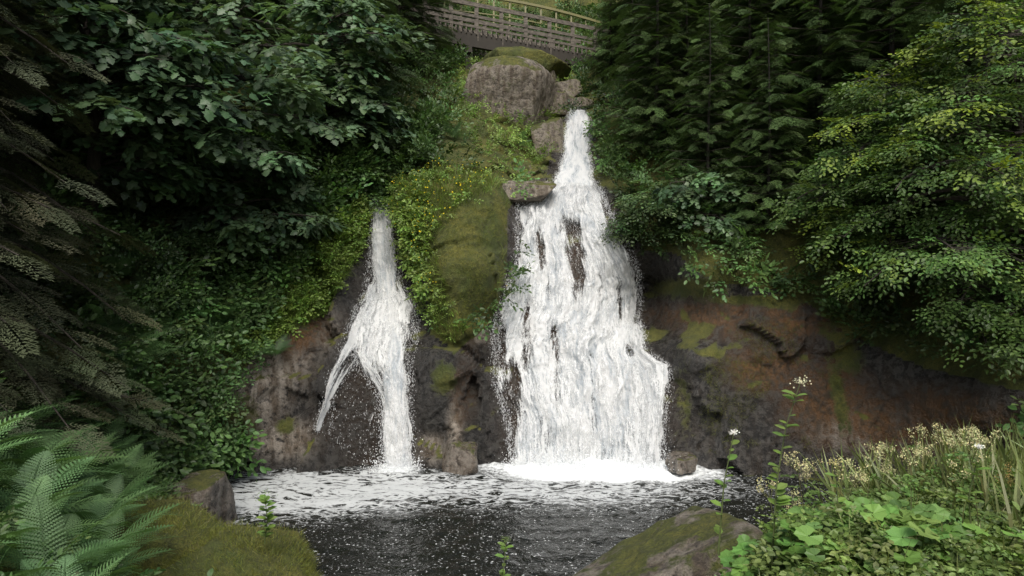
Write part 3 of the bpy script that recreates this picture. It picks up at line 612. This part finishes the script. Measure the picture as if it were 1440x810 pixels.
# ------------------------------------------------------------------ footbridge
m,nt,out=newmat('weathered_wood');tc=N(nt,'ShaderNodeTexCoord');mp=N(nt,'ShaderNodeMapping');mp.inputs['Scale'].default_value=(2,12,12);L(nt,tc.outputs['Object'],mp.inputs[0])
nz=noise(nt,mp.outputs[0],1.5,5);p=N(nt,'ShaderNodeBsdfPrincipled');L(nt,mixc(nt,ramp(nt,nz,.3,.7),(.05,.043,.035),(.15,.13,.105)),p.inputs['Base Color']);p.inputs['Roughness'].default_value=.85;L(nt,p.outputs[0],out.inputs[0]);WOOD=m
m,nt,out=newmat('dark_beam_wood');p=N(nt,'ShaderNodeBsdfPrincipled');tc=N(nt,'ShaderNodeTexCoord');L(nt,mixc(nt,noise(nt,tc.outputs['Object'],4),(.018,.015,.012),(.042,.036,.027)),p.inputs['Base Color']);p.inputs['Roughness'].default_value=.85;L(nt,p.outputs[0],out.inputs[0]);DWOOD=m
m,nt,out=newmat('painted_rail');p=N(nt,'ShaderNodeBsdfPrincipled');tc=N(nt,'ShaderNodeTexCoord');L(nt,mixc(nt,noise(nt,tc.outputs['Object'],3),(.13,.13,.05),(.20,.18,.075)),p.inputs['Base Color']);L(nt,p.outputs[0],out.inputs[0]);RAIL=m
def beam(M_,a,b,w,h,mi=0):
    a=np.array(a,float);b=np.array(b,float);x=norm(b-a);y=norm(np.cross([0,0,1.],x)) if abs(x[2])<.95 else np.array([0,1.,0]);z=np.cross(x,y)
    V=[q+y*sy*w/2+z*sz*h/2 for q in (a,b) for sy,sz in ((-1,-1),(1,-1),(1,1),(-1,1))]
    F=[[0,1,2],[0,2,3],[4,6,5],[4,7,6]]
    for i in range(4):
        j=(i+1)%4;F+=[[i,i+4,j+4],[i,j+4,j]]
    M_.raw(V,F,(.1,.1,.1),mi)
br=Mass();nb=10
A=site(560,24,26.5);Bp=site(868,82,29.5)
q=np.linspace(0,1,nb);deck=A+(Bp-A)*q[:,None]
bk=np.array([.25,1.9,0.])
for off in (np.zeros(3),bk):
    for i in range(nb-1):
        a,b=deck[i]+off,deck[i+1]+off
        beam(br,a-[0,0,.38],b-[0,0,.38],.18,.55,1)
        for hh,tk in ((1.05,.16),(.58,.12),(.16,.10)): beam(br,a+[0,-.08,hh],b+[0,-.08,hh],.05,tk)
    for i in range(nb): beam(br,deck[i]+off-[0,0,.4],deck[i]+off+[0,0,1.1],.16,.16)
for i in range((nb-1)*5):
    t=i/((nb-1)*5);c0=np.array([np.interp(t,q,deck[:,k]) for k in range(3)]);beam(br,c0+[0,-.14,-.04],c0+bk+[0,.1,-.04],.05,.24)
for t in (.3,.62,.88):
    c0=np.array([np.interp(t,q,deck[:,k]) for k in range(3)]);beam(br,c0+[0,.2,-.6],c0+[0,.2,-2.6],.28,.28,1);beam(br,c0+[0,1.7,-.6],c0+[0,1.7,-2.6],.28,.28,1);beam(br,c0+[0,-.1,-.78],c0+[0,2.,-.78],.26,.24,1)
br.build('wooden_footbridge',[WOOD,DWOOD])
rl=Mass();A=site(625,-12,33);Bp=site(885,45,36);n_=12
for i in range(n_):
    a=A+(Bp-A)*i/n_+[0,0,.3*math.sin(math.pi*i/n_)];b=A+(Bp-A)*(i+1)/n_+[0,0,.3*math.sin(math.pi*(i+1)/n_)]
    beam(rl,a,b,.10,.12);beam(rl,a-[0,0,.5],b-[0,0,.5],.04,.05);beam(rl,a-[0,0,.85],b-[0,0,.85],.04,.05);beam(rl,a-[0,-.05,1.3],a+[0,.05,.0],.08,.08)
rl.build('path_railing',[RAIL])
# ------------------------------------------------------------------ foreground right plants
FG=Mass()
def gpts(n,x0,x1,y0,y1):
    x=rng.uniform(x0,x1,n);y=rng.uniform(y0,y1,n);return x,y,gz(x,y)
def bank(x,y,z): return (z>.35)&~((x<3.2)&(y>6.3))&(x>1.5)
x,y,z=gpts(11000,1.5,9,3.6,9.5);k=bank(x,y,z);x,y,z=x[k],y[k],z[k];n=len(x)
hgt=rng.uniform(.02,.42,n)*(.6+.5*(vnoise(np.stack([x,y,0*x],-1)*1.1,55)));
dv=np.stack([rng.normal(0,1,n),rng.normal(0,1,n)-.2,rng.uniform(-.1,.5,n)],-1)
R=frames(dv,np.stack([rng.normal(0,.3,n),rng.normal(0,.3,n)-.2,np.ones(n)],-1),rng.uniform(.5,1.0,n));v=rng.integers(0,4,n);cc=jit((.155,.22,.062),n,.4)
T=np.stack([x,y,z+np.maximum(hgt,0)],-1)
for q_ in range(4): FG.inst(herb[q_],R[v==q_],T[v==q_],cc[v==q_])
FG.build('leafy_ground_plants',[LEAF])
ang=np.linspace(.35,2*math.pi-.35,18);rl_=tri([[0,0,-.06]]+[[math.cos(a)*(.5+.05*math.sin(9*a))*-1+.0,math.sin(a)*(.5+.05*math.sin(9*a)),.04*math.sin(5*a)] for a in ang],[[0,i,i+1] for i in range(1,18)])
BL=Mass()
def stalkleaf(M_,x,y,h,s,col):
    z=float(gz(x,y));a=rng.uniform(0,6.28);top=np.array([x+.15*math.cos(a),y+.15*math.sin(a),z+h])
    M_.tube([[x,y,z],[(x+top[0])/2,(y+top[1])/2,z+h*.6],top],.005,3,(.08,.13,.03));
    M_.inst(rl_,frames(np.array([[math.cos(a),math.sin(a),-.1]]),np.array([[rng.normal(0,.25),-.45+rng.normal(0,.2),1]]),[s]),top[None],jit(col,1,.3))
for i in range(230):
    x=rng.uniform(1.5,3.6);y=rng.uniform(4.8,6.4);stalkleaf(BL,x,y,rng.uniform(.12,.45),rng.uniform(.10,.22),(.14,.25,.06))
for i in range(40):
    x=rng.uniform(-6,-5);y=rng.uniform(9,10.5);stalkleaf(BL,x,y,rng.uniform(.1,.4),rng.uniform(.12,.2),(.09,.17,.045))
BL.build('butterbur_leaves',[LEAF])
TG=Mass();x,y,z=gpts(6000,1.5,9,3.8,9);k=bank(x,y,z)&((x>4.)|(rng.random(len(x))<.12));x,y,z=x[k],y[k],z[k];n=len(x)
dv=np.stack([rng.normal(0,.35,n),rng.normal(0,.35,n),np.ones(n)],-1)
TG.inst(blade,frames(dv,rng.normal(size=(n,3)),rng.uniform(.35,1.05,n)*np.where(x>4,1,.6)),np.stack([x,y,z],-1),jit((.17,.205,.07),n,.35))
TG.build('tall_grass',[LEAF])
def meadowsweet(n,xr,yr,hr,name,fc=(.50,.48,.25)):
    for i in range(n):
        M_=Mass();x=rng.uniform(*xr);y=rng.uniform(*yr);z=float(gz(x,y));h=rng.uniform(*hr);l=rng.normal(0,.12,2)
        s=np.linspace(0,1,8);st=np.stack([x+l[0]*s**2,y+l[1]*s**2,z+h*s],-1);M_.tube(st,.006*(1-s*.6),4,(.10,.10,.04))
        kk=10;ss=rng.uniform(.15,.8,kk);P=np.stack([np.interp(ss,s,st[:,j]) for j in range(3)],-1);az=rng.uniform(0,6.3,kk)
        M_.inst(herb[i%4],frames(np.stack([np.cos(az),np.sin(az),.2+0*az],-1),np.tile([0,-.2,1.],(kk,1)),rng.uniform(.4,.7,kk)),P,jit((.12,.19,.05),kk,.2))
        c0=st[-1]
        for b in range(7):
            a=rng.uniform(0,6.3);e=c0+np.array([math.cos(a)*.07,math.sin(a)*.07,rng.uniform(-.08,.08)]);M_.tube([st[-2],e],.002,3,(.14,.15,.05))
            k=28;Tp=e+rng.normal(0,.018,(k,3));M_.inst(flw,frames(rng.normal(size=(k,3)),rng.normal(size=(k,3))+[0,0,1.],rng.uniform(.005,.010,k)),Tp,jit(fc,k,.2),1)
        M_.build(name,[LEAF,PETAL])
meadowsweet(30,(2.4,5.2),(5.2,7.6),(.55,.9),'meadowsweet')
meadowsweet(8,(4,6.5),(5.2,7.5),(.5,.8),'meadowsweet',(.28,.22,.08))
def stem(name,pts,head,nl=9,hr=.035,lc=(.15,.24,.055)):
    M_=Mass();pts=np.array(pts);s=np.linspace(0,1,len(pts));s2=np.linspace(0,1,14);P=np.stack([np.interp(s2,s,pts[:,k]) for k in range(3)],-1);M_.tube(P,.008*(1-.6*s2),5,(.11,.14,.05))
    k=nl*2;ss=rng.uniform(.1,.9,k);Q=np.stack([np.interp(ss,s2,P[:,j]) for j in range(3)],-1);az=rng.uniform(0,6.3,k)
    M_.inst(leafA,frames(np.stack([np.cos(az),np.sin(az),.3+0*az],-1),np.tile([0,-.3,1.],(k,1)),rng.uniform(.06,.14,k)),Q,jit(lc,k,.2))
    k=70;T=P[-1]+rng.normal(0,hr,(k,3))*[1,1,.6];M_.inst(flw,frames(rng.normal(size=(k,3)),rng.normal(size=(k,3))+[0,-.3,1.],rng.uniform(.005,.010,k)),T,jit(head,k,.1,.05),1)
    M_.build(name,[LEAF,PETAL])
stem('flowering_stem',[site(1085,800,5.6),site(1092,680,5.6),site(1105,600,5.6),site(1126,536,5.6)],(.75,.72,.5),20,.028)
stem('flowering_stem',[site(1010,780,5.6),site(1018,680,5.6),site(1032,608,5.6)],(.8,.8,.75),7,.018)
stem('flowering_stem',[site(1370,790,5.2),site(1362,700,5.2),site(1378,628,5.2)],(.8,.8,.75),7,.016)
stem('flowering_stem',[site(1185,800,5.6),site(1180,740,5.6),site(1175,650,5.6)],(.5,.45,.2),12)
stem('weed_sprig',[site(700,845,7.5),site(708,800,7.5),site(712,758,7.5)],(.12,.18,.05),10,.03)
stem('weed_sprig',[site(372,765,8.0),site(376,730,8.0),site(372,695,8.0)],(.12,.2,.05),22,.05)
LM=Mass();x,y,z=gpts(8000,-9,-2.6,5,12.5);k=(z>.3)&~((x>-5.1)&(y<9.2)&(y>7.3))&((y>9)|(rng.random(len(x))<.35));x,y,z=x[k],y[k],z[k];n=len(x);v=rng.integers(0,4,n)
dv=rng.normal(size=(n,3));dv[:,2]=np.abs(dv[:,2])*.4;R=frames(dv,np.tile([0,-.2,1.],(n,1))+rng.normal(0,.3,(n,3)),rng.uniform(.6,1.3,n));T=np.stack([x,y,z+rng.uniform(0,.28,n)],-1);cc=jit((.09,.155,.048),n,.35)
for q_ in range(4): LM.inst(herb[q_],R[v==q_],T[v==q_],cc[v==q_])
x,y,z=gpts(26000,-5.6,-1.8,5.5,9.8);k=(z>-.05);x,y,z=x[k],y[k],z[k];n=len(x);d=rng.normal(0,.5,(n,3));d[:,2]+=.8
LM.inst(blade,frames(d,rng.normal(size=(n,3)),rng.uniform(.04,.14,n)),np.stack([x,y,z],-1),jit((.14,.16,.033),n,.5))
LM.build('bank_plants',[LEAF])
# ------------------------------------------------------------------ light, world, camera
sd=np.array([.02,-.64,.77]);sd/=np.linalg.norm(sd)
wd=bpy.data.worlds.new('World');scene.world=wd;wd.use_nodes=True;nt=wd.node_tree;bg=nt.nodes['Background']
sk=nt.nodes.new('ShaderNodeTexSky');sk.sky_type='NISHITA';sk.sun_disc=False;sk.sun_elevation=math.asin(sd[2]);sk.sun_rotation=math.atan2(sd[0],sd[1]);sk.air_density=1.0;sk.dust_density=4
nt.links.new(sk.outputs[0],bg.inputs[0]);bg.inputs[1].default_value=.15
ld=bpy.data.lights.new('sun','SUN');ld.energy=3.6;ld.angle=math.radians(40);ld.color=(1,.98,.93);lo=bpy.data.objects.new('sun',ld);scene.collection.objects.link(lo)
lo.rotation_euler=Vector(sd).to_track_quat('Z','Y').to_euler();lo.location=(0,0,40)
cd=bpy.data.cameras.new('camera');cd.lens=24;cd.sensor_width=36;cd.clip_end=900;cd.clip_start=.05;co=bpy.data.objects.new('camera',cd);scene.collection.objects.link(co)
co.location=(0,0,EYE);co.rotation_euler=(math.radians(90),0,0);scene.camera=co
scene.view_settings.view_transform='Standard';scene.view_settings.look='None';scene.view_settings.exposure=0
print('TRIS',sum(len(o.data.polygons) for o in scene.objects if o.type=='MESH'))
